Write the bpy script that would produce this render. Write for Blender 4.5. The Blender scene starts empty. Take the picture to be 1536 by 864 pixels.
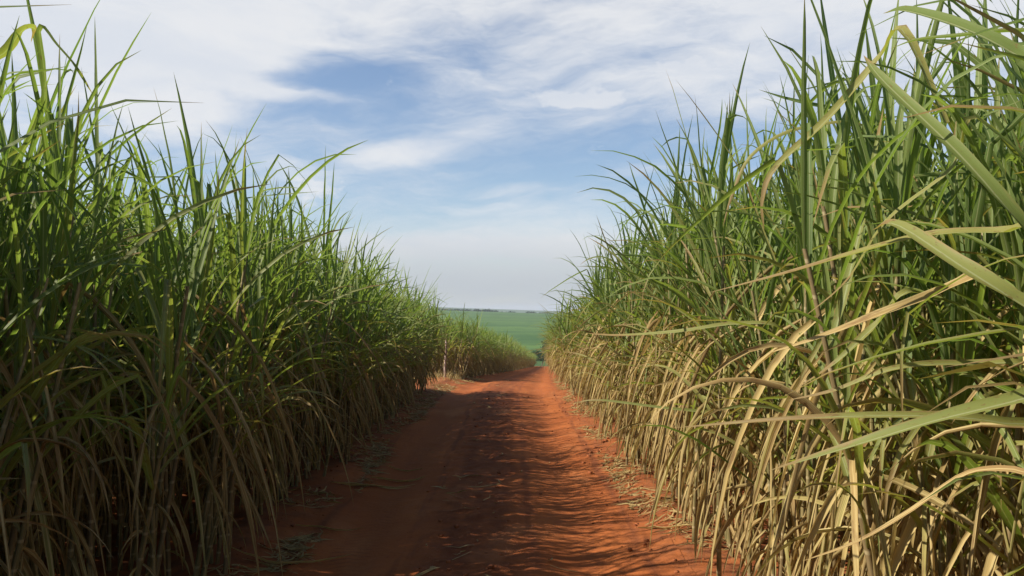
import bpy, math, random
import numpy as np
from mathutils import Vector

R = math.radians
rng = np.random.default_rng(11)
random.seed(11)
S = bpy.context.scene
COL = S.collection
CAM_H = 1.7
FPX = 1278.0            # focal length in photo pixels (1536 wide)

# ------------------------------------------------------------------ helpers
def tag(o, label=None, cat=None, group=None, kind=None):
    if label: o['label'] = label
    if cat: o['category'] = cat
    if group: o['group'] = group
    if kind: o['kind'] = kind
    return o

class MB:
    """collects quads with per-vertex uv, a random value and an age per leaf"""
    def __init__(s): s.V=[]; s.Q=[]; s.U=[]; s.A=[]; s.M=[]; s.n=0
    def add(s, V, Q, U=None, a=(0.5,0.5), m=0):
        V=np.asarray(V,float); Q=np.asarray(Q,int)
        if U is None: U=np.zeros((len(V),2))
        s.V.append(V); s.Q.append(Q+s.n); s.U.append(np.asarray(U,float))
        A=np.asarray(a,float)
        s.A.append(A if A.ndim==2 else np.tile(A,(len(V),1)))
        M=np.asarray(m); s.M.append(M if M.ndim==1 else np.full(len(Q),int(m)))
        s.n+=len(V)
    def arrays(s):
        return (np.concatenate(s.V),np.concatenate(s.Q),np.concatenate(s.U),np.concatenate(s.A),np.concatenate(s.M))

def mesh_from(name, arr, mats, smooth=True):
    V,Q,U,A,M = arr
    me = bpy.data.meshes.new(name)
    me.vertices.add(len(V)); me.vertices.foreach_set('co', V.astype(np.float32).ravel())
    me.loops.add(Q.size); me.loops.foreach_set('vertex_index', Q.astype(np.int32).ravel())
    me.polygons.add(len(Q))
    me.polygons.foreach_set('loop_start', np.arange(0,Q.size,4,dtype=np.int32))
    me.polygons.foreach_set('loop_total', np.full(len(Q),4,dtype=np.int32))
    for m in mats: me.materials.append(m)
    me.polygons.foreach_set('material_index', M.astype(np.int32))
    if smooth: me.polygons.foreach_set('use_smooth', np.ones(len(Q),dtype=bool))
    uv = me.uv_layers.new(name='UVMap')
    uv.data.foreach_set('uv', U[Q.ravel()].astype(np.float32).ravel())
    for i,nm in enumerate(('var','age')):
        at = me.attributes.new(nm,'FLOAT','POINT'); at.data.foreach_set('value', np.ascontiguousarray(A[:,i]).astype(np.float32))
    me.update(calc_edges=True); me.validate()
    return me

def link(name, me, parent=None, loc=(0,0,0)):
    o = bpy.data.objects.new(name, me); COL.objects.link(o); o.location = loc
    if parent: o.parent = parent
    return o

def smooth01(t): t=np.clip(t,0,1); return t*t*(3-2*t)

# value noise (for relief and outlines)
_T = rng.random((256,256))
def vnoise(x,y):
    x=np.asarray(x,float); y=np.asarray(y,float)
    xi=np.floor(x).astype(int); yi=np.floor(y).astype(int); fx=x-xi; fy=y-yi
    fx=fx*fx*(3-2*fx); fy=fy*fy*(3-2*fy)
    a=_T[xi%256,yi%256]; b=_T[(xi+1)%256,yi%256]; c=_T[xi%256,(yi+1)%256]; d=_T[(xi+1)%256,(yi+1)%256]
    return (a*(1-fx)+b*fx)*(1-fy)+(c*(1-fx)+d*fx)*fy
def fbm(x,y,o=4):
    r=0;a=.5
    for i in range(o): r=r+a*vnoise(x*2**i+7.3*i,y*2**i+3.1*i); a*=.5
    return r

# ------------------------------------------------------------------ land form
def xc(y):                                  # the road's centre line: straight, then bending gently
    y=np.asarray(y,float); t=np.clip((y-15)/9,0,1)
    d=np.where(y<24, 9*t*t/2, 4.5+(np.minimum(y,175)-24))
    return 0.042*d
def base_z(x,y):
    x=np.asarray(x,float); y=np.asarray(y,float)
    t=np.clip((y-15)/9,0,1)
    d=np.where(y<24, 9*t*t/2, 4.5+(np.minimum(y,195)-24))
    z=-0.0587*d
    r=np.clip((y-215)/(960-215),0,1)
    z=z+ (11.9)*(1.15*r-0.15*r*r*r)
    z=z - 0.032*np.clip(x,-260,260)*smooth01((y-260)/600)
    z=z - 22*smooth01((y-1000)/700)
    z=z + smooth01((y-1900)/1000)*(35+ 16*(fbm(x/900+3,y/5000+2,3)-.45) )
    return z
def relief(u,y):
    near=np.clip(1.6-y/45,0,1)
    rut=-.05*np.exp(-((u+1.15)/.26)**2)-.045*np.exp(-((u-.5)/.25)**2)
    berm=.07*np.exp(-((u+2.0)/.3)**2)+.06*np.exp(-((u-1.35)/.28)**2)
    smoothp=np.exp(-((u+1.15)/.35)**2)+np.exp(-((u-.5)/.33)**2)
    rough=np.clip(1-.8*smoothp,0.12,1)
    n=.05*(fbm(u*2.1+40,y*.9,3)-.45)+ rough*(.045*(fbm(u*7+11,y*6.,3)-.45)+.02*(vnoise(u*21,y*19)-.5))
    ripple=.003*(fbm(u*5,y*9+4,2)-.4)
    return (rut+berm+n+ripple)*near
def bank(x,y):                               # low bank of earth at the clearing
    return .16*np.exp(-((x+2.3)/.75)**2-((y-24.2)/.9)**2)
def ground_z(x,y):
    u=np.asarray(x)-xc(y)
    return base_z(x,y)+np.where(np.abs(u)<6,relief(u,y),0)+bank(x,y)

# ------------------------------------------------------------------ materials
def newmat(name):
    m=bpy.data.materials.new(name); m.use_nodes=True
    nt=m.node_tree; nt.nodes.clear(); return m,nt
class N:
    def __init__(s,nt): s.nt=nt
    def __call__(s,t,**k):
        n=s.nt.nodes.new(t)
        for a,b in k.items(): setattr(n,a,b)
        return n
    def put(s,sock,v):
        if isinstance(v,bpy.types.NodeSocket): s.nt.links.new(v,sock)
        elif v is not None: sock.default_value=v
    def math(s,op,a,b=None,c=None,clamp=False):
        n=s('ShaderNodeMath',operation=op); n.use_clamp=clamp
        s.put(n.inputs[0],a); s.put(n.inputs[1],b); s.put(n.inputs[2],c); return n.outputs[0]
    def mix(s,f,a,b,bt='MIX'):
        n=s('ShaderNodeMix',data_type='RGBA',blend_type=bt); n.clamp_factor=True
        s.put(n.inputs[0],f); s.put(n.inputs[6],a if not isinstance(a,tuple) else (*a,1)[:4]); s.put(n.inputs[7],b if not isinstance(b,tuple) else (*b,1)[:4])
        return n.outputs[2]
    def ss(s,v,lo,hi,a=0.,b=1.):
        n=s('ShaderNodeMapRange',interpolation_type='SMOOTHSTEP')
        s.put(n.inputs[0],v); n.inputs[1].default_value=lo; n.inputs[2].default_value=hi; n.inputs[3].default_value=a; n.inputs[4].default_value=b
        return n.outputs[0]
    def noise(s,vec,scale,detail=3,rough=.55,dist=0):
        n=s('ShaderNodeTexNoise'); s.put(n.inputs['Vector'],vec); n.inputs['Scale'].default_value=scale
        n.inputs['Detail'].default_value=detail; n.inputs['Roughness'].default_value=rough; n.inputs['Distortion'].default_value=dist
        return n.outputs[0]
    def comb(s,x,y,z=0.):
        n=s('ShaderNodeCombineXYZ'); s.put(n.inputs[0],x); s.put(n.inputs[1],y); s.put(n.inputs[2],z); return n.outputs[0]
    def attr(s,nm):
        n=s('ShaderNodeAttribute'); n.attribute_name=nm; return n.outputs['Fac']

def leaf_mat(name, kind):
    m,nt=newmat(name); n=N(nt)
    uv=n('ShaderNodeUVMap').outputs[0]; sp=n('ShaderNodeSeparateXYZ'); n.put(sp.inputs[0],uv)
    u,v=sp.outputs[0],sp.outputs[1]
    var=n.attr('var'); age=n.attr('age')
    rid=n.math('MULTIPLY',var,37.7)
    streak=n.noise(n.comb(n.math('MULTIPLY',u,7.),n.math('MULTIPLY',v,2.2),rid),1.,3)
    blot=n.noise(n.comb(n.math('MULTIPLY',u,1.5),n.math('MULTIPLY',v,7.),rid),1.,4)
    mid=n.ss(n.math('ABSOLUTE',n.math('SUBTRACT',u,.5)),.03,.075,1.,0.)
    if kind=='green':
        c=n.mix(var,(.098,.158,.039),(.205,.255,.066))
        c=n.mix(n.ss(age,.35,1.),c,(.31,.28,.08))
        c=n.mix(n.math('MULTIPLY',n.ss(streak,.35,.7),.35),c,(.215,.265,.09))
        c=n.mix(n.math('MULTIPLY',mid,.8),c,(.36,.39,.20))
        lim=n.math('SUBTRACT',1.12,n.math('MULTIPLY',age,.42))
        tip=n.math('ADD',v,n.math('MULTIPLY',n.math('SUBTRACT',blot,.5),.5))
        tipf=n.ss(n.math('SUBTRACT',tip,lim),-.03,.05)
        c=n.mix(tipf,c,(.30,.20,.085))
        vein=n.math('SINE',n.math('MULTIPLY',u,95.))
        c=n.mix(n.math('MULTIPLY',n.ss(vein,.2,1.),.28),c,(.24,.29,.11))
        spot=n.noise(n.comb(n.math('MULTIPLY',u,5.),n.math('MULTIPLY',v,34.),rid),1.,3,.6)
        c=n.mix(n.math('MULTIPLY',n.ss(n.math('ADD',spot,n.math('MULTIPLY',age,.10)),.66,.76),.8),c,(.20,.125,.05))
        edge=n.ss(n.math('ADD',n.math('ABSOLUTE',n.math('SUBTRACT',u,.5)),n.math('MULTIPLY',n.math('SUBTRACT',blot,.5),.5)),.43,.52)
        c=n.mix(n.math('MULTIPLY',edge,n.ss(age,.3,.8)),c,(.33,.25,.10))
        rough,tr=.55,.43
    else:
        c=n.mix(var,(.48,.365,.150),(.25,.155,.062))
        c=n.mix(n.math('MULTIPLY',n.ss(age,.5,1.),.75),c,(.22,.235,.065))
        c=n.mix(n.ss(streak,.42,.68),c,(.54,.43,.20))
        c=n.mix(n.math('MULTIPLY',n.ss(blot,.55,.72),.7),c,(.17,.085,.04))
        rough,tr=.7,.25
    p=n('ShaderNodeBsdfPrincipled'); n.put(p.inputs['Base Color'],c); p.inputs['Roughness'].default_value=rough
    p.inputs['Specular IOR Level'].default_value=.25 if kind=='green' else .15
    bmp=n('ShaderNodeBump'); bmp.inputs['Strength'].default_value=.25; bmp.inputs['Distance'].default_value=.002
    n.put(bmp.inputs['Height'],streak); n.put(p.inputs['Normal'],bmp.outputs[0])
    t=n('ShaderNodeBsdfTranslucent'); n.put(t.inputs[0],n.mix(1.,c,(1.25,1.45,.6) if kind=='green' else (1.1,1.,.8),'MULTIPLY'))
    ms=n('ShaderNodeMixShader'); ms.inputs[0].default_value=tr
    n.put(ms.inputs[1],p.outputs[0]); n.put(ms.inputs[2],t.outputs[0])
    o=n('ShaderNodeOutputMaterial'); n.put(o.inputs[0],ms.outputs[0]); return m

def stalk_mat():
    m,nt=newmat('cane_stalk'); n=N(nt)
    uv=n('ShaderNodeUVMap').outputs[0]; sp=n('ShaderNodeSeparateXYZ'); n.put(sp.inputs[0],uv)
    v=sp.outputs[1]; var=n.attr('var')
    ns=n.noise(n.comb(n.math('MULTIPLY',sp.outputs[0],3.),n.math('MULTIPLY',v,2.5),n.math('MULTIPLY',var,31.)),3.,3)
    c=n.mix(n.ss(ns,.35,.65),(.135,.12,.045),(.30,.235,.11))
    c=n.mix(n.math('MULTIPLY',n.ss(var,.45,.9),.6),c,(.17,.11,.055))
    fr=n.math('FRACT',n.math('MULTIPLY',v,8.))
    c=n.mix(n.ss(n.math('ABSOLUTE',n.math('SUBTRACT',fr,.5)),.42,.47),c,(.36,.29,.16))
    p=n('ShaderNodeBsdfPrincipled'); n.put(p.inputs['Base Color'],c); p.inputs['Roughness'].default_value=.5
    o=n('ShaderNodeOutputMaterial'); n.put(o.inputs[0],p.outputs[0]); return m

def soil_mat(name, road):
    m,nt=newmat(name); n=N(nt)
    uv=n('ShaderNodeUVMap').outputs[0]; sp=n('ShaderNodeSeparateXYZ'); n.put(sp.inputs[0],uv); u,v=sp.outputs[0],sp.outputs[1]
    big=n.noise(uv,.9,4); fine=n.noise(uv,26.,5,.65); med=n.noise(uv,6.,4,.6)
    lane=n.noise(n.comb(n.math('MULTIPLY',u,9.),n.math('MULTIPLY',v,.35)),1.,4)
    c=n.mix(n.ss(big,.3,.7),(.285,.080,.022),(.37,.114,.032))
    c=n.mix(n.math('MULTIPLY',n.ss(fine,.45,.75),.5),c,(.22,.062,.022))
    c=n.mix(n.math('MULTIPLY',n.ss(med,.5,.75),.45),c,(.25,.072,.028))
    uw=n.math('ADD',u,n.math('MULTIPLY',n.math('SUBTRACT',big,.5),.35))
    # middle strip between the wheel tracks: darker crumbly soil with humus
    strip=n.math('MULTIPLY',n.ss(uw,-.78,-.5),n.ss(uw,-.08,.12,1.,0.))
    c=n.mix(n.math('MULTIPLY',strip,n.ss(n.math('ADD',med,n.math('MULTIPLY',lane,.6)),.5,.95,.3,.8)),c,(.13,.037,.014))
    line=n.math('MULTIPLY',n.ss(n.math('ABSOLUTE',n.math('SUBTRACT',uw,.13)),.02,.09,1.,0.),n.ss(lane,.3,.6))
    c=n.mix(n.math('MULTIPLY',line,.6),c,(.15,.045,.02))
    c=n.mix(n.math('MULTIPLY',n.ss(lane,.55,.75),.3),c,(.19,.056,.022))
    for q in (-.74,.93,-1.52):
        l2=n.math('MULTIPLY',n.ss(n.math('ABSOLUTE',n.math('SUBTRACT',uw,q)),.015,.07,1.,0.),n.ss(lane,.35,.6))
        c=n.mix(n.math('MULTIPLY',l2,.75),c,(.16,.048,.019))
    tread=n.math('MULTIPLY',n.ss(n.math('SINE',n.math('ADD',n.math('MULTIPLY',v,70.),n.math('MULTIPLY',n.math('ABSOLUTE',n.math('SUBTRACT',uw,-1.13)),55.))),.1,.8),n.ss(n.math('ABSOLUTE',n.math('SUBTRACT',uw,-1.13)),.10,.15,1.,0.))
    tr2=n.math('MULTIPLY',n.ss(n.math('SINE',n.math('ADD',n.math('MULTIPLY',v,70.),n.math('MULTIPLY',n.math('ABSOLUTE',n.math('SUBTRACT',uw,.52)),55.))),.1,.8),n.ss(n.math('ABSOLUTE',n.math('SUBTRACT',uw,.52)),.10,.15,1.,0.))
    tread=n.math('MULTIPLY',n.math('MAXIMUM',tread,tr2),n.ss(big,.42,.6))
    c=n.mix(n.math('MULTIPLY',tread,.6),c,(.17,.05,.02))
    pale=n.noise(n.comb(n.math('MULTIPLY',u,1.6),n.math('MULTIPLY',v,.7),5.),1.,5,.6)
    c=n.mix(n.math('MULTIPLY',n.ss(pale,.52,.72),.4),c,(.47,.19,.075))
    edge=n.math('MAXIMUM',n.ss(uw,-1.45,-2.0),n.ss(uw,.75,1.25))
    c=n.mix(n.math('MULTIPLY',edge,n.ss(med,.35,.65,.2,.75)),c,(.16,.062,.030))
    if not road:
        far=n.ss(v,150.,190.); gn=n.noise(uv,.03,5)
        c=n.mix(far,c,n.mix(gn,(.035,.075,.022),(.065,.11,.03)))
    p=n('ShaderNodeBsdfPrincipled'); n.put(p.inputs['Base Color'],c); p.inputs['Roughness'].default_value=.95
    p.inputs['Specular IOR Level'].default_value=.15
    b=n('ShaderNodeBump'); b.inputs['Strength'].default_value=.6; b.inputs['Distance'].default_value=.02
    n.put(b.inputs['Height'],n.math('ADD',n.math('MULTIPLY',fine,.7),med)); n.put(p.inputs['Normal'],b.outputs[0])
    o=n('ShaderNodeOutputMaterial'); n.put(o.inputs[0],p.outputs[0]); return m

def field_mat():
    m,nt=newmat('far_crop'); n=N(nt)
    g=n('ShaderNodeNewGeometry'); sp=n('ShaderNodeSeparateXYZ'); n.put(sp.inputs[0],g.outputs['Position'])
    x,y=sp.outputs[0],sp.outputs[1]
    band=n.noise(n.comb(n.math('MULTIPLY',x,.0035),n.math('MULTIPLY',y,.018)),1.,4,.6,.4)
    tex=n.noise(g.outputs['Position'],.12,5,.7)
    c=n.mix(n.ss(band,.35,.65),(.050,.108,.028),(.092,.165,.042))
    c=n.mix(n.math('MULTIPLY',n.ss(tex,.42,.66),.6),c,(.035,.085,.028))
    ln=n.math('SINE',n.math('ADD',n.math('MULTIPLY',y,.085),n.math('MULTIPLY',band,3.)))
    c=n.mix(n.math('MULTIPLY',n.ss(ln,.9,1.),.45),c,(.035,.085,.03))
    p=n('ShaderNodeBsdfPrincipled'); n.put(p.inputs['Base Color'],c); p.inputs['Roughness'].default_value=.9
    p.inputs['Specular IOR Level'].default_value=.1
    o=n('ShaderNodeOutputMaterial'); n.put(o.inputs[0],p.outputs[0]); return m

def plain_mat(name,c1,c2,scale,rough=.85,tr=0.):
    m,nt=newmat(name); n=N(nt)
    tc=n('ShaderNodeTexCoord').outputs['Object']
    c=n.mix(n.ss(n.noise(tc,scale,4),.35,.65),c1,c2)
    p=n('ShaderNodeBsdfPrincipled'); n.put(p.inputs['Base Color'],c); p.inputs['Roughness'].default_value=rough
    p.inputs['Specular IOR Level'].default_value=.2
    o=n('ShaderNodeOutputMaterial')
    if tr:
        t=n('ShaderNodeBsdfTranslucent'); n.put(t.inputs[0],c); ms=n('ShaderNodeMixShader'); ms.inputs[0].default_value=tr
        n.put(ms.inputs[1],p.outputs[0]); n.put(ms.inputs[2],t.outputs[0]); n.put(o.inputs[0],ms.outputs[0])
    else: n.put(o.inputs[0],p.outputs[0])
    return m

M_GREEN=leaf_mat('cane_leaf_green','green'); M_DRY=leaf_mat('cane_leaf_dry','dry'); M_STALK=stalk_mat()
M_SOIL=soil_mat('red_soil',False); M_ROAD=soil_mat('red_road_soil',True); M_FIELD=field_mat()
M_TREE=plain_mat('tree_leaves',(.022,.045,.018),(.05,.085,.028),3.,.7,.2)
M_BARK=plain_mat('bark',(.10,.07,.05),(.2,.15,.11),6.)
M_WOOD=plain_mat('weathered_wood',(.26,.18,.14),(.46,.35,.28),9.)
M_CLOD=plain_mat('soil_clods',(.20,.062,.024),(.34,.11,.042),14.,.95)

# ------------------------------------------------------------------ sugarcane
def ribbon(P, W, a, mb, cols=3, fold=.22, twist=0., phase=0., m=0, side_ref=None):
    """leaf blade along the polyline P (k,3) of full width W(s)"""
    P=np.asarray(P,float); k=len(P)
    T=np.gradient(P,axis=0); T/=np.linalg.norm(T,axis=1)[:,None]+1e-9
    ref=np.array([0,0,1.]) if side_ref is None else np.asarray(side_ref,float)
    Sd=np.cross(T,ref); nl=np.linalg.norm(Sd,axis=1)
    h=P[-1]-P[0]; alt=np.array([-h[1],h[0],0]); alt/=np.linalg.norm(alt)+1e-9
    Sd=np.where(nl[:,None]<.08,alt,Sd/(nl[:,None]+1e-9))
    for i in range(1,k):
        if np.dot(Sd[i],Sd[i-1])<0: Sd[i]=-Sd[i]
    s=np.linspace(0,1,k); ang=phase+twist*s
    Nn=np.cross(Sd,T)
    Sd2=Sd*np.cos(ang)[:,None]+Nn*np.sin(ang)[:,None]; Nn=np.cross(Sd2,T)
    w=W*np.minimum(1,.45+s*3.2)*np.clip(1-s**2.6,0,1)**.8+.0006
    w=w*(1+.10*np.sin(s*23+phase*9+P[0,0]*50)*np.sin(s*11+P[0,1]*30)) if k>7 else w
    if cols==3:
        V=np.stack([P-Sd2*w[:,None]/2+Nn*(fold*w)[:,None]/2, P-Nn*(fold*w)[:,None]/2, P+Sd2*w[:,None]/2+Nn*(fold*w)[:,None]/2],1).reshape(-1,3)
        U=np.stack([np.stack([np.full(k,q),s],1) for q in (0.,.5,1.)],1).reshape(-1,2)
    else:
        V=np.stack([P-Sd2*w[:,None]/2,P+Sd2*w[:,None]/2],1).reshape(-1,3)
        U=np.stack([np.stack([np.full(k,q),s],1) for q in (0.,1.)],1).reshape(-1,2)
    Q=[]
    for i in range(k-1):
        for c in range(cols-1):
            b=i*cols+c; Q.append((b,b+1,b+cols+1,b+cols))
    mb.add(V,Q,U,a,m)

def leaf_path(base, az, L, th0, th1, p, n, rg, kink=None, drift=0.):
    s=np.linspace(0,1,n+1); th=th0+(th1-th0)*s**p
    if kink: th=th+np.where(s>kink[0],kink[1],0)
    th=np.minimum(th,R(178)); a=az+drift*s
    D=np.stack([np.sin(th)*np.cos(a),np.sin(th)*np.sin(a),np.cos(th)],1)
    D+=rg.normal(0,.015,D.shape)
    return np.vstack([base,base+np.cumsum(D[:-1]*(L/n),0)])

def tube(P, r0, r1, mb, sides, a, m=0):
    P=np.asarray(P,float); k=len(P); ang=np.arange(sides)*2*math.pi/sides
    r=np.linspace(r0,r1,k)
    V=np.concatenate([np.stack([P[i,0]+r[i]*np.cos(ang),P[i,1]+r[i]*np.sin(ang),np.full(sides,P[i,2])],1) for i in range(k)])
    ln=np.concatenate([[0],np.cumsum(np.linalg.norm(np.diff(P,axis=0),axis=1))])
    U=np.concatenate([np.stack([ang/6.283,np.full(sides,ln[i])],1) for i in range(k)])
    Q=[(i*sides+j,i*sides+(j+1)%sides,(i+1)*sides+(j+1)%sides,(i+1)*sides+j) for i in range(k-1) for j in range(sides)]
    mb.add(V,Q,U,a,m)

def cane(rg, hi, nst, ndry=8, ngreen=14, brown=0., out=.05):
    """one sugarcane plant; +X looks to the road. returns (list of stalk MBs, green MB, dry MB)"""
    st=[]; G=MB(); D=MB()
    seg=9 if hi else 5; cols=3 if hi else 2
    for q in range(nst):
        bx,by=rg.normal(0,.075,2)
        H=rg.uniform(1.6,2.15)
        lean=rg.normal(out,.075); lz=rg.normal(0,.07)
        k=9 if hi else 4
        t=np.linspace(0,1,k)
        P=np.stack([bx+H*(lean*t+rg.normal(0,.03)*t*t),by+H*(lz*t+rg.normal(0,.03)*t*t),H*t-.03],1)
        sm=MB(); tube(P,.0155 if hi else .017,.0085,sm,7 if hi else 4,(rg.random(),.5)); st.append(sm)
        pt=lambda f:np.array([np.interp(f,t,P[:,c]) for c in range(3)])
        phi=rg.uniform(0,6.28)
        for i in range(ngreen):
            f=i/(ngreen-1); tt=.46+.54*f
            az=phi+math.pi*i+rg.normal(0,.55)
            L=rg.uniform(.85,1.35)*(.66 if f>.88 else .8 if f<.3 else 1)
            W=rg.uniform(.016,.036)*(1 if hi else 1.25)
            th0=R(38*(1-f)+5+abs(rg.normal(0,6)))
            if f>.62: th1=R(rg.uniform(12,50)) if rg.random()<.62 else R(rg.uniform(70,140))
            elif f>.3: th1=R(rg.uniform(45,120))
            else: th1=R(rg.uniform(95,165))
            kk=(rg.uniform(.4,.66),R(rg.uniform(45,110))) if rg.random()<.2 else None
            age=np.clip((1-f)*.9+rg.normal(.05,.18),0,1)
            ribbon(leaf_path(pt(tt),az,L,th0,th1+R(abs(out)*120)*(1-f),rg.uniform(1.2,3.0),seg,rg,kk,rg.normal(0,.35)),W,(rg.random(),age),G,cols,
                   .3,rg.normal(0,.7),rg.normal(0,.2))
        for i in range(ndry):
            tt=rg.uniform(.10,.82); az=rg.uniform(0,6.28) if rg.random()<.55 else rg.normal(0,.9)
            q3=rg.random()
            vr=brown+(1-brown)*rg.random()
            if q3<.86:      # collapsed, hanging close along the stalk
                L=float(np.clip(rg.uniform(.55,1.06)*pt(tt)[2]+.05,.25,1.35)); W=rg.uniform(.014,.034)
                P_=leaf_path(pt(tt),az,L,R(rg.uniform(10,40)),R(rg.uniform(168,178)),rg.uniform(.08,.24),seg,rg,None,rg.normal(0,.5))
            elif q3<.93:    # arching over
                L=min(rg.uniform(.6,1.15),pt(tt)[2]*1.1+.1); W=rg.uniform(.012,.028)
                P_=leaf_path(pt(tt),az,L,R(rg.uniform(15,45)),R(rg.uniform(125,175)),rg.uniform(.5,1.1),seg,rg,None,rg.normal(0,.5))
            else:           # snapped stiff blade
                L=rg.uniform(.4,.9); W=rg.uniform(.014,.030)
                P_=leaf_path(pt(tt),az,L,R(rg.uniform(20,60)),R(rg.uniform(40,90)),1.,seg,rg,(rg.uniform(.15,.55),R(rg.uniform(60,100))),rg.normal(0,.3))
            ribbon(P_,W*(1 if hi else 1.2),(vr,rg.random()),D,cols,.55,rg.normal(0,1.8),rg.normal(0,.7))
    return st,G,D

def floor_clip(arr, z=.012):
    V=arr[0]; V[:,2]=np.maximum(V[:,2],z+.01*np.sin(V[:,0]*40+V[:,1]*31)); return arr

PROTO=[]
for i in range(22):                      # fourteen for the sunlit rows, eight with fewer dry leaves for the shaded ones
    rg=np.random.default_rng(100+i)
    st,G,D=cane(rg,True,3,(12 if i%3 else 15) if i<14 else 6,15,0. if i<14 else .7,.02 if i<14 else .13)  # dry leaves of the shaded rows tinted browner, shade put into their colour
    PROTO.append(([mesh_from('stalk',s.arrays(),[M_STALK]) for s in st],
                  mesh_from('leaves',floor_clip(G.arrays()),[M_GREEN]), mesh_from('dry_leaves',floor_clip(D.arrays()),[M_DRY])))

G_LIT='sugarcane plants along the sunlit side of the road'
G_SHD='sugarcane plants along the shaded side of the road'
G_FAR='sugarcane plants beyond the clearing'
def plant(x,y,rot,sc,label,group,hz=1.):
    st,g,d=PROTO[int(rng.integers(14)) if group==G_LIT else 14+int(rng.integers(8))]
    e=bpy.data.objects.new('sugarcane_plant',None); COL.objects.link(e)
    e.empty_display_size=.2
    e.location=(x,y,float(ground_z(x,y))); e.rotation_euler=(rng.normal(0,.03),rng.normal(0,.03),rot); e.scale=(sc,sc,sc*hz)
    tag(e,label,'sugarcane',group)
    for s in st: link('stalk',s,e)
    link('leaves',g,e); link('dry_leaves',d,e)
    return e

plants=[]
def tall(side,y):                        # the stands are not equally tall all along
    if side<0: return float(np.interp(y,[-3,3,8,13,18,26,60,120],[1.07,1.04,.95,.84,.76,1.02,1.02,1.0]))
    return float(np.interp(y,[-3,5,10,12.5,16,22,40,90],[1.06,1.03,.95,.87,.74,.69,.78,.95]))
def row(side,off,y0,y1,pitch,label,group,jit=.09,hz=(.9,1.08),wild=1.0):
    y=y0
    while y<y1:
        x=float(xc(y))+side*off+rng.normal(0,jit)
        base=math.pi if side>0 else 0.
        if y<2.6: base+=math.pi
        plants.append(plant(x,y+rng.normal(0,.05),base+rng.normal(0,wild),rng.uniform(.93,1.07),label,group,rng.uniform(*hz)*tall(side,y)))
        y+=pitch*rng.uniform(.85,1.15)
row(+1,1.53,1.5,9.0,.33,'sunlit sugarcane plant with straw-coloured hanging leaves at the near road edge',G_LIT)
row(+1,1.53,9.0,22.,.36,'sunlit sugarcane plant farther along the straw-edged side of the red road',G_LIT)
row(+1,1.53,22.,44.,.42,'small distant sunlit sugarcane plant where the road dips out of sight',G_LIT)
row(+1,2.02,1.8,13.,.40,'tall green sugarcane plant standing behind the sunlit straw-edged front row',G_LIT,.12,(1.0,1.16))
row(-1,2.06,3.0,9.,.33,'sugarcane plant with dark shaded base at the near edge of the road',G_SHD)
row(-1,2.04,9.,18.6,.36,'sugarcane plant with shaded base between the near stand and the clearing',G_SHD,.09,(.85,1.02))
row(-1,2.6,3.2,14.,.40,'tall sugarcane plant with sunlit leaf tips behind the shaded front row',G_SHD,.12,(.98,1.12))
row(-1,2.0,26.5,44.,.42,'lower sugarcane plant in the stand beyond the sunlit clearing',G_FAR,.1,(.62,.78))

# long blades that reach out over the road from the nearest plants
def pxp(px,py,d): return ((px-768)/FPX*d, d, CAM_H+(470-py)/FPX*d)
def spline(pts,n=16):
    P=np.asarray(pts,float); P=np.vstack([2*P[0]-P[1],P,2*P[-1]-P[-2]]); out=[]
    m=len(P)-3
    for t in np.linspace(0,m,n+1):
        i=min(int(t),m-1); f=t-i; a,b,c,d=P[i:i+4]
        out.append(.5*((2*b)+(c-a)*f+(2*a-5*b+4*c-d)*f*f+(3*b-a-3*c+d)*f**3))
    return np.array(out)
used=set()
def hero(pts,W,var,age,dry,lab,twist=.2,phase=0.,n=18):
    pts=[np.array(p) for p in pts]
    b=pts[0]
    # the plant whose stalk is nearest to the blade's root
    best=min((p for p in plants if p['group'] in (G_LIT,G_SHD) and p not in used),key=lambda p:(p.location.x-b[0])**2+(p.location.y-b[1])**2)
    used.add(best)
    best['label']=('sunlit' if best['group']==G_LIT else 'shaded')+' sugarcane plant with a '+lab
    lp=best.location
    root=np.array([lp.x,lp.y,max(.4,b[2]-.35 if not dry else b[2]+.05)])
    P=spline([root]+pts,n+5)
    mb=MB(); ribbon(P,W*.88,(min(1,.4+.6*var),min(1,age+.25)),mb,3,.3,twist,phase)
    me=mesh_from('long_leaf',mb.arrays(),[M_DRY if dry else M_GREEN])
    mw=(__import__('mathutils').Matrix.LocRotScale(best.location,best.rotation_euler,best.scale)).inverted()
    me.transform(mw)
    o=link('long_leaf',me,best); o['label']=lab
    return o
hero([pxp(1640,560,1.75),pxp(1536,594,1.72),pxp(1400,628,1.75),pxp(1270,668,1.82),pxp(1150,705,1.95)],.046,.75,.35,False,'broad pale green blade reaching out over the road',.15,.5)
hero([pxp(1600,660,2.3),pxp(1500,632,2.25),pxp(1380,622,2.25),pxp(1200,626,2.35),pxp(1010,641,2.6)],.034,.7,.55,False,'thin level green blade pointing at the road',.2,.7)
hero([pxp(1620,440,1.8),pxp(1536,335,1.8),pxp(1440,225,1.9),pxp(1330,118,2.1),pxp(1300,80,2.2)],.052,.45,.2,False,'broad green blade rising diagonally',.1,.5)
hero([pxp(1640,520,1.9),pxp(1536,455,1.9),pxp(1440,395,2.0),pxp(1345,335,2.2),pxp(1310,345,2.3)],.058,.6,.45,False,'wide folded green blade',.2,.5)
hero([pxp(1640,150,1.7),pxp(1536,78,1.75),pxp(1450,35,1.85),pxp(1365,10,2.0),pxp(1330,16,2.1)],.050,.2,.1,False,'dark green blade arching across the top',.1,.5)
hero([pxp(1640,60,2.1),pxp(1536,42,2.1),pxp(1440,50,2.2),pxp(1380,56,2.3),pxp(1340,70,2.4)],.032,.3,.2,False,'slim level blade near the top',.1,.4)
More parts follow.
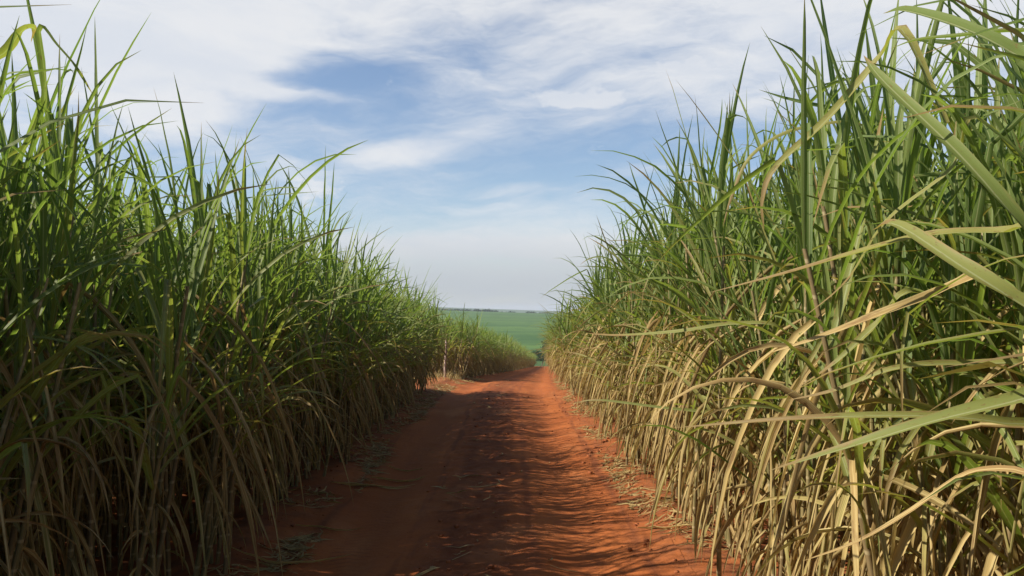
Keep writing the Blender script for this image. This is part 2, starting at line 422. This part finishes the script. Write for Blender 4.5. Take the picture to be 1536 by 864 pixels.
hero([pxp(1360,40,2.9),pxp(1320,88,3.0),pxp(1240,180,3.0),pxp(1165,250,3.0),pxp(1145,300,3.0),pxp(1147,345,3.0)],.040,.9,.9,False,'yellowing blade arching down toward the road',.2,.6)
hero([pxp(1600,360,2.0),pxp(1500,347,2.1),pxp(1390,352,2.2),pxp(1280,380,2.4),pxp(1170,412,2.6),pxp(1060,440,2.8)],.036,.8,.7,False,'long slender blade arching out level',.2,.5)
hero([pxp(1470,405,2.6),pxp(1400,440,2.6),pxp(1320,470,2.6),pxp(1230,505,2.7),pxp(1150,530,2.8)],.042,.25,.2,True,'half dry tan blade hanging out',.4,.5)
hero([pxp(1600,705,2.0),pxp(1500,702,2.0),pxp(1440,712,2.1),pxp(1360,765,2.2),pxp(1280,810,2.3),pxp(1200,838,2.4)],.026,.75,.1,True,'brown dry blade arching low',.5,.4)
hero([pxp(1536,560,2.6),pxp(1440,545,2.6),pxp(1340,552,2.6),pxp(1250,585,2.7),pxp(1180,600,2.8)],.030,.8,.6,False,'thin yellow-green blade held level below the tan one',.3,.6)
hero([pxp(1300,330,3.4),pxp(1270,400,3.3),pxp(1235,500,3.2),pxp(1200,570,3.2),pxp(1190,640,3.2)],.030,.95,.7,False,'yellowing blade drooping in a steep curve',.3,.9)
hero([pxp(1480,180,2.6),pxp(1430,250,2.6),pxp(1330,330,2.7),pxp(1270,420,2.8),pxp(1200,480,2.9)],.026,.9,.6,False,'slim yellow-green blade sloping down toward the road',.2,.5)
hero([pxp(1300,190,4.),pxp(1200,190,4.),pxp(1130,230,4.),pxp(1100,290,4.),pxp(1085,340,4.)],.030,.9,.8,False,'pale arched blade over the front row',.3,.6)
hero([pxp(1380,440,2.8),pxp(1310,490,2.8),pxp(1250,545,2.8),pxp(1190,585,2.9)],.034,.7,.5,False,'green blade drooping out from a stalk',.2,.5)
hero([pxp(1480,400,3.2),pxp(1430,560,3.1),pxp(1385,650,3.0),pxp(1345,720,3.0),pxp(1325,790,3.0)],.045,.9,.6,False,'pale green blade hanging straight down',.4,1.0)
hero([pxp(1180,500,4.0),pxp(1110,485,4.0),pxp(1020,497,4.1),pxp(930,503,4.4),pxp(880,500,4.7)],.036,.3,.5,False,'level green blade across the stand',.2,.5)
hero([pxp(1190,640,5.2),pxp(1100,622,5.1),pxp(1000,612,5.1),pxp(900,600,5.2),pxp(860,604,5.3)],.036,.3,.4,False,'level green blade low over the road edge',.2,.5)
hero([pxp(-60,120,3.2),pxp(0,75,3.2),pxp(25,42,3.2),pxp(45,38,3.25),pxp(40,60,3.3)],.045,.9,.5,False,'bright green blade bending over at its tip',.1,.6)
hero([pxp(60,160,3.6),pxp(52,40,3.6),pxp(80,65,3.6),pxp(110,100,3.6),pxp(135,140,3.7)],.030,.3,.3,False,'folded blade hanging from its bend',.1,.6)
hero([pxp(145,300,4.4),pxp(142,180,4.4),pxp(139,90,4.4),pxp(136,20,4.4)],.036,.3,.1,False,'tall upright spear leaf',.1,.9)
hero([pxp(1010,520,9.),pxp(960,440,9.),pxp(930,400,9.),pxp(905,386,9.),pxp(885,388,9.),pxp(870,397,9.)],.05,.3,.3,False,'tall leaf arching over the road',.1,.5)

# the rest of the cane, behind and beyond: one mass nobody could count
LOW=[]
for i in range(8):
    rg=np.random.default_rng(300+i)
    for full in (0,1,2):
        st,G,D=cane(rg,False,3,(3,6,9)[full],(13,13,12)[full],(.2,.3,0.)[full])
        mb=MB()
        for s in st:
            a=s.arrays(); mb.add(a[0],a[1],a[2],a[3],2)
        a=G.arrays(); mb.add(a[0],a[1],a[2],a[3],0)
        a=D.arrays(); mb.add(a[0],a[1],a[2],a[3],1)
        arr=mb.arrays(); V=arr[0]; V[:,2]=np.maximum(V[:,2],.012)
        LOW.append((full,arr))
BYF={f:[a for ff,a in LOW if ff==f] for f in (0,1,2)}
mass=MB()
def put(side,x,y,full,hz,sc=1.):
    V,Q,U,A,Mi=BYF[full][int(rng.integers(len(BYF[full])))]
    a=(math.pi if side>0 else 0)+rng.normal(0,1.2); c,s=math.cos(a)*sc,math.sin(a)*sc
    W=np.empty_like(V); W[:,0]=V[:,0]*c-V[:,1]*s+x; W[:,1]=V[:,0]*s+V[:,1]*c+y; W[:,2]=V[:,2]*hz+float(ground_z(x,y))
    B=A.copy(); B[:,0]=(B[:,0]+rng.random())%1
    mass.add(W,Q,U,B,Mi)
def massrow(side,off,y0,y1,pitch,full,hz):
    y=y0
    while y<y1:
        put(side,float(xc(y))+side*off+rng.normal(0,.12),y,full,rng.uniform(*hz)*tall(side,y),rng.uniform(.95,1.1)); y+=pitch*rng.uniform(.8,1.2)
massrow(1,1.53,-2.5,1.2,.4,1,(.9,1.05)); massrow(1,2.02,-2.5,1.5,.4,1,(.9,1.05)); massrow(1,2.02,13.,60.,.42,1,(.95,1.1))
massrow(1,1.53,44.,155.,.5,2,(.9,1.1))
massrow(1,2.02,60.,155.,.6,2,(.95,1.1))
for off,pt_ in ((2.5,.30),(2.95,.32),(3.5,.34),(4.2,.38),(4.9,.42),(5.9,.5),(7.2,.6)):
    massrow(1,off,-1.,40.,pt_,1 if off<3 else 0,(1.0,1.2) if off<4.5 else (1.1,1.32)); massrow(1,off,40.,150.,pt_*1.8,0,(.98,1.12))
massrow(-1,2.1,-2.5,2.7,.36,1,(.95,1.08)); massrow(-1,2.6,-2.5,3.,.38,1,(.95,1.08)); massrow(-1,2.6,14.,18.6,.36,1,(.9,1.05))
for off,pt_ in ((2.95,.22),(3.35,.22),(3.8,.24),(4.3,.26),(4.9,.32),(5.6,.40),(6.4,.48),(7.5,.55),(9.,.6)):
    massrow(-1,off,-2.5,18.4,pt_,1 if off<4.0 else 0,(.92,1.08))
massrow(-1,2.0,44.,155.,.5,2,(.74,.9))
for off,pt_ in ((2.6,.4),(3.3,.42),(4.1,.45),(5.,.5),(6.2,.55),(7.6,.6),(9.2,.7)):
    massrow(-1,off,26.3,60.,pt_,1 if off<4 else 0,(.66,.82)); massrow(-1,off,60.,155.,pt_*1.9,0,(.78,.92))
arr=mass.arrays()
o=link('sugarcane_stand',mesh_from('sugarcane_stand',arr,[M_GREEN,M_DRY,M_STALK]))
tag(o,'dense sugarcane filling the stands behind the plants at the road edges','sugarcane stand',None,'stuff')

# ------------------------------------------------------------------ ground, road, far field
def geo(a,b,d0,g):
    out=[a]; d=d0
    while out[-1]<b: out.append(out[-1]+d); d*=g
    return out
un=np.round(np.arange(-3.2,2.81,.045),4)
uo=geo(2.85,5200,.1,1.14)
us=np.array(sorted([-u-.4 for u in uo]+list(un)+uo))
yn=list(np.arange(1.,14.,.06)); yf=geo(14.,5200,.07,1.022)
yb=[1.-d for d in geo(.15,1500,.15,1.25)][::-1]
ys=np.array(yb+yn+yf)
def sheet(name,us,ys,dz,mat,zf=ground_z):
    Yg,Ug=np.meshgrid(ys,us,indexing='ij'); Xg=Ug+xc(Yg)
    Z=zf(Xg,Yg)+dz
    nx=len(us); ny=len(ys)
    V=np.stack([Xg,Yg,Z],2).reshape(-1,3); U=np.stack([Ug,Yg],2).reshape(-1,2)
    i,j=np.meshgrid(np.arange(ny-1),np.arange(nx-1),indexing='ij'); b=(i*nx+j).ravel()
    Q=np.stack([b,b+1,b+nx+1,b+nx],1)
    mb=MB(); mb.add(V,Q,U)
    return link(name,mesh_from(name,mb.arrays(),[mat]))
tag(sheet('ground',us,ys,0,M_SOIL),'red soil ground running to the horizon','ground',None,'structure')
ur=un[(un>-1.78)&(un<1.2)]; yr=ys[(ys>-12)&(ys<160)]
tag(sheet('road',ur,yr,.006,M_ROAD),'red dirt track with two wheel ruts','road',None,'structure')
fx=np.concatenate([np.linspace(-1400,-200,25),np.linspace(-180,180,61),np.linspace(200,1400,25)]); fy=np.linspace(215,1010,90)
def field_z(x,y): return base_z(x,y)+1.1+.5*(fbm(x/9,y/9,3)-.45)
f=sheet('far_field',fx,fy,0,M_FIELD,field_z)
md=f.modifiers.new('crop','SOLIDIFY'); md.thickness=1.; md.offset=-1
tag(f,'green cane field covering the hillside across the valley','field',None,'structure')

# ------------------------------------------------------------------ trees
def leafcloud(rg,c,r,n,size,mb):
    d=rg.normal(0,1,(n,3)); d/=np.linalg.norm(d,axis=1)[:,None]
    p=np.array(c)+d*np.array(r)*(rg.random((n,1))**.45)
    a=rg.normal(0,1,(n,3)); a/=np.linalg.norm(a,axis=1)[:,None]
    b=np.cross(a,rg.normal(0,1,(n,3))); b/=np.linalg.norm(b,axis=1)[:,None]+1e-9
    s=size*rg.uniform(.6,1.3,(n,1))
    V=np.stack([p-a*s,p+b*s*.5,p+a*s,p-b*s*.5],1).reshape(-1,3)
    Q=np.arange(4*n).reshape(-1,4); mb.add(V,Q)
def tree(x,y,h,w,seed,label):
    rg=np.random.default_rng(seed); gz=float(ground_z(x,y))
    e=bpy.data.objects.new('tree',None); COL.objects.link(e); e.location=(x,y,gz); tag(e,label,'tree','trees in the valley')
    tb=MB(); tube([(0,0,-.1),(.05*h*rg.normal(),.03*h,.3*h),(.08*h*rg.normal(),.02*h,.62*h)],.035*h,.015*h,tb,7,(.5,.5))
    cb=MB()
    for i in range(11):
        a=rg.uniform(0,6.28); rr=rg.uniform(.1,.75)*w/2; zz=h*rg.uniform(.38,.88)
        tip=np.array([rr*math.cos(a),rr*math.sin(a),zz])
        tube([(0,0,.3*h),tip*.55+np.array([0,0,.1*h]),tip],.012*h,.004*h,tb,5,(.5,.5))
        leafcloud(rg,tip,(w*.2,w*.2,h*.13),170,h*.035,cb)
    link('trunk',mesh_from('trunk',tb.arrays(),[M_BARK]),e); link('crown',mesh_from('crown',cb.arrays(),[M_TREE],False),e)
for (px,d,h,w,sd,lb) in ((829,168,5.4,6.5,1,'dark round tree nearest the end of the cane row in the valley'),
                         (846,176,6.3,7.,2,'taller dark tree half hidden by the sunlit cane in the valley'),
                         (812,182,3.6,6.,3,'low dark bushy tree at the foot of the green hillside')):
    tree((px-768)/FPX*d,d,h,w,sd,lb)
wb=MB(); rg=np.random.default_rng(5)
for i in range(150):
    x=rg.uniform(-330,25) if i<95 else rg.uniform(-400,400); y=rg.uniform(1012,1060) if i<95 else rg.uniform(1080,1200)
    leafcloud(rg,(x,y,float(base_z(x,y))+rg.uniform(1.,2.6)),(rg.uniform(4,9),4,rg.uniform(1.2,2.2)),60,1.1,wb)
tag(link('far_woods',mesh_from('far_woods',wb.arrays(),[M_TREE],False)),'thin dark line of woods along the far crest','woods',None,'stuff')

# ------------------------------------------------------------------ stake, bank grass, litter, clods
def stake(px,d,h,r,lean,label,mat):
    x=(px-768)/FPX*d; z=float(ground_z(x,d)); mb=MB()
    ts=np.linspace(0,1,7); rg=np.random.default_rng(int(px))
    tube(np.stack([lean*ts+rg.normal(0,.008,7),rg.normal(0,.006,7),-.1+ts*(h+.1)],1),r,r*.72,mb,8,(.5,.5))
    t=np.array([[lean,0,h]]); ang=np.arange(4)*math.pi/2
    mb.add(np.stack([lean+r*.7*np.cos(ang),r*.7*np.sin(ang),np.full(4,h-.001)],1),[(0,1,2,3)])
    o=link('wooden_stake',mesh_from('wooden_stake',mb.arrays(),[mat]),None,(x,d,z)); tag(o,label,'stake','stakes at the clearing')
stake(667,23.9,1.05,.035,.04,'pale weathered stake standing on the bank by the clearing',M_WOOD)

gb=MB(); rg=np.random.default_rng(8)
for i in range(900):
    x=rg.normal(-2.25,.65); y=rg.normal(24.3,.8)
    if x-xc(y)>-1.75: continue
    b=np.array([x,y,float(ground_z(x,y))-.01])
    ribbon(leaf_path(b,rg.uniform(0,6.28),rg.uniform(.08,.3),R(rg.uniform(5,40)),R(rg.uniform(40,110)),1.,3,rg),.008,(rg.random(),rg.random()),gb,2)
tag(link('dry_grass',mesh_from('dry_grass',gb.arrays(),[M_DRY])),'dry short grass on the bank at the clearing','grass',None,'stuff')

lb=MB()
for i in range(9000):
    side=rg.random()<.5
    u=(-1.45-abs(rg.normal(0,.3))) if side else (1.02+abs(rg.normal(0,.33)))
    if rg.random()<.025: u=rg.normal(-.35,.3)
    y=2.5+28*rg.random()**1.6
    if vnoise(u*2.2+60,y*1.3)<(.36 if side else .53): continue      # it lies in drifts
    x=float(xc(y))+u; az=rg.uniform(0,6.28); L=.03+.34*rg.random()**1.8
    n=4; t=np.linspace(-.5,.5,n+1); cx=x+L*t*math.cos(az)+.1*L*np.sin(t*5)*math.sin(az); cy=y+L*t*math.sin(az)
    P=np.stack([cx,cy,ground_z(cx,cy)+.012+.03*rg.random()*np.abs(t)],1)
    ribbon(P,rg.uniform(.006,.022),(.4+.6*rg.random(),rg.random()*.3),lb,2,0,rg.normal(0,1.))
tag(link('leaf_litter',mesh_from('leaf_litter',lb.arrays(),[M_DRY])),'small dry leaf litter scattered along both road edges','leaf litter',None,'stuff')

FALL=[(560,728,.75,.15,'long pale dry leaf lying on the shaded verge'),(600,715,.55,.35,'curled pale dry leaf at the road edge, on the shaded verge'),
      (500,790,.6,.5,'dry leaf lying half under the shaded cane'),(440,838,.9,.35,'long brown dry leaf lying nearest the camera on the shaded verge'),
      (610,700,.4,-.2,'short dry leaf farthest along the shaded verge'),
      (985,700,.5,.4,'dry leaf on the sunlit road edge by the straw'),(960,660,.45,.1,'small dry leaf on the sunlit road edge farther away'),
      (1000,800,.5,-.3,'dry leaf lying across dark crumbly soil at the sunlit edge')]
for k,(px,py,L,az,lab) in enumerate(FALL):
    d=CAM_H*FPX/(py-470); x0=(px-768)/FPX*d; mb=MB(); rg2=np.random.default_rng(70+k)
    for q in range(2 if k in (0,1) else 1):
        t=np.linspace(-.5,.5,11); aa=az+q*.25
        cx=x0+L*t*math.cos(aa)+.12*L*np.sin(t*4+k)*math.sin(aa)+q*.05; cy=d+L*t*math.sin(aa)+.1*L*np.cos(t*5+k)
        P=np.stack([cx,cy,ground_z(cx,cy)+.02+.10*L*t*t+q*.008],1)
        ribbon(P,.026,(rg2.random()*.3,.1),mb,3,.5,rg2.normal(0,1.),.3)
    tag(link('fallen_leaf',mesh_from('fallen_leaf',mb.arrays(),[M_DRY])),lab,'leaf','fallen cane leaves on the road edges')

cb=MB()
for i in range(1500):
    q=rg.random()
    u=rg.normal(1.02,.2) if q<.5 else (rg.normal(-.3,.25) if q<.72 else rg.normal(-1.85,.2))
    y=2.5+16*rg.random()**1.4
    x=float(xc(y))+u; z=float(ground_z(x,y)); r=.004+.024*rg.random()**3.5
    v=np.array([[-1,-1,-1],[1,-1,-1],[1,1,-1],[-1,1,-1],[-1,-1,1],[1,-1,1],[1,1,1],[-1,1,1]],float)*np.array([.75,.75,.55])
    v=v*rg.uniform(.55,1.1,(8,1)); a=rg.uniform(0,6.28); c,s=math.cos(a),math.sin(a)
    v=np.stack([v[:,0]*c-v[:,1]*s,v[:,0]*s+v[:,1]*c,v[:,2]],1)*r+np.array([x,y,z+r*.3])
    cb.add(v,[(0,3,2,1),(4,5,6,7),(0,1,5,4),(1,2,6,5),(2,3,7,6),(3,0,4,7)])
tag(link('dirt_clods',mesh_from('dirt_clods',cb.arrays(),[M_CLOD],True)),'crumbly red dirt clods along the track','dirt',None,'stuff')

# ------------------------------------------------------------------ haze
hb=MB(); x0,x1,y0,y1,z0,z1=-6000,6000,-1700,6000,-60,45
v=[(x0,y0,z0),(x1,y0,z0),(x1,y1,z0),(x0,y1,z0),(x0,y0,z1),(x1,y0,z1),(x1,y1,z1),(x0,y1,z1)]
hb.add(v,[(0,3,2,1),(4,5,6,7),(0,1,5,4),(1,2,6,5),(2,3,7,6),(3,0,4,7)])
hm,nt=newmat('haze'); n=N(nt); pv=n('ShaderNodeVolumePrincipled'); pv.inputs['Color'].default_value=(.80,.88,1,1); pv.inputs['Density'].default_value=.0002
n.put(n('ShaderNodeOutputMaterial').inputs['Volume'],pv.outputs[0])
tag(link('haze',mesh_from('haze',hb.arrays(),[hm],False)),'thin pale haze over the valley','haze',None,'stuff')

# ------------------------------------------------------------------ sky and sun
CW=6.2; SKY_TINT=(.98,.97,1.0)
SUN_EL,SUN_AZ=R(40),R(-101)          # azimuth from +Y towards +X: the sun stands to the side of the shaded cane
sv=Vector((math.sin(SUN_AZ)*math.cos(SUN_EL),math.cos(SUN_AZ)*math.cos(SUN_EL),math.sin(SUN_EL)))
L=bpy.data.lights.new('sun','SUN'); L.energy=5.; L.angle=R(.7); L.color=(1,.91,.76)
so=bpy.data.objects.new('sun',L); COL.objects.link(so); so.rotation_euler=sv.to_track_quat('Z','Y').to_euler()
W=bpy.data.worlds.new('World'); S.world=W; W.use_nodes=True; nt=W.node_tree; nt.nodes.clear(); n=N(nt)
sk=n('ShaderNodeTexSky',sky_type='NISHITA'); sk.sun_disc=False; sk.sun_elevation=SUN_EL; sk.sun_rotation=SUN_AZ
sk.air_density=1.; sk.dust_density=.6; sk.ozone_density=2.
tc=n('ShaderNodeTexCoord').outputs['Generated']; sp=n('ShaderNodeSeparateXYZ'); n.put(sp.inputs[0],tc)
az=n.math('ARCTAN2',sp.outputs[0],sp.outputs[1]); el=n.math('ARCSINE',sp.outputs[2])
warp=n.noise(n.comb(n.math('MULTIPLY',az,5.),n.math('MULTIPLY',el,12.),1.3),1.,4)
wv=n.math('SUBTRACT',warp,.5)
elw=n.math('ADD',el,n.math('MULTIPLY',wv,.07)); azw=n.math('ADD',az,n.math('MULTIPLY',wv,.12))
cir=n.noise(n.comb(n.math('MULTIPLY',azw,4.),n.math('MULTIPLY',n.math('ADD',elw,n.math('MULTIPLY',az,.12)),13.),4.7),1.,8,.64)
wisp=n.noise(n.comb(n.math('MULTIPLY',azw,8.),n.math('MULTIPLY',n.math('ADD',elw,n.math('MULTIPLY',az,-.10)),42.),9.1),1.,8,.62)
puff=n.noise(n.comb(n.math('MULTIPLY',az,26.),n.math('MULTIPLY',el,44.),2.2),1.,8,.6)
def blob(px,py,wx,wy,amp,tilt=0.):
    a0=math.atan((px-768)/FPX); e0=math.atan((470-py)/FPX)
    da=n.math('SUBTRACT',azw,a0); de=n.math('SUBTRACT',n.math('MULTIPLY_ADD',elw,.6,n.math('MULTIPLY',el,.4)),e0)
    if tilt: de=n.math('SUBTRACT',de,n.math('MULTIPLY',da,tilt))
    da=n.math('DIVIDE',da,wx/FPX); de=n.math('DIVIDE',de,wy/FPX)
    r2=n.math('ADD',n.math('MULTIPLY',da,da),n.math('MULTIPLY',de,de))
    return n.math('MULTIPLY',n.math('EXPONENT',n.math('MULTIPLY',r2,-1.)),amp)
def total(bl):
    t=blob(*bl[0])
    for q in bl[1:]: t=n.math('ADD',t,blob(*q))
    return t
# thin sheet: thick high up, opening to blue below; fades out overhead
bias=n.math('ADD',n.ss(el,.16,.31,.03,.17),n.math('ADD',n.ss(el,.055,.12,.20,0.),n.ss(el,.40,.60,0.,-.75)))
bias=n.math('ADD',bias,total(((480,122,150,46,-.42,.1),(620,290,330,62,-.06),(980,225,260,40,-.16),(740,50,110,36,-.15,.1),
    (160,60,300,95,.40),(1380,70,380,110,.16),(690,368,240,18,.24),(640,425,300,14,.12),(610,232,120,20,.26,.1),(390,148,105,12,.42,-.08),(265,182,80,22,.42),(310,105,120,26,.30),(700,190,110,30,.12,.2),(880,330,200,16,.10),
    (790,280,50,9,.18),(955,255,60,14,.18))))
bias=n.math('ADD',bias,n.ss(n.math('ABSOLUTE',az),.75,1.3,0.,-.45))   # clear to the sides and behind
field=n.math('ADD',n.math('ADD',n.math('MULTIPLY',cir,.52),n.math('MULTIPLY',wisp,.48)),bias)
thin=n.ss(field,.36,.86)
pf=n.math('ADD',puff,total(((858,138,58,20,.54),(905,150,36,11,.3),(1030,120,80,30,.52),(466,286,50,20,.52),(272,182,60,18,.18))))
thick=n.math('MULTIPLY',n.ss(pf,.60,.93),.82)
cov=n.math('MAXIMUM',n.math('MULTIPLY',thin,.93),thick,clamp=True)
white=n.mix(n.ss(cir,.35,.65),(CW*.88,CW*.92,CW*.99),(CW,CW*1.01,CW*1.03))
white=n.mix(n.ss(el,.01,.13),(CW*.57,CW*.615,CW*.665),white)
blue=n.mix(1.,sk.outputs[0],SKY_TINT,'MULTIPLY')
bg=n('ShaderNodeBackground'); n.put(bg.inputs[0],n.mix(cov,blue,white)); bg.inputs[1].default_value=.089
n.put(n('ShaderNodeOutputWorld').inputs[0],bg.outputs[0])

# ------------------------------------------------------------------ camera and render
c=bpy.data.cameras.new('camera'); co=bpy.data.objects.new('camera',c); COL.objects.link(co); S.camera=co
co.location=(0,0,CAM_H); co.rotation_euler=(R(90)+math.atan(38/FPX),0,0)
c.sensor_width=36; c.lens=36*FPX/1536; c.clip_start=.05; c.clip_end=20000
S.view_settings.view_transform='Standard'; S.view_settings.look='None'; S.view_settings.exposure=.62; S.view_settings.gamma=1
S.render.engine='CYCLES'; cy=S.cycles
cy.use_denoising=True; cy.max_bounces=4; cy.diffuse_bounces=2; cy.glossy_bounces=1; cy.transmission_bounces=2; cy.volume_bounces=0; cy.caustics_reflective=False; cy.caustics_refractive=False
cy.sample_clamp_indirect=4.
print('plants',len(plants),'mass quads',len(arr[1]))
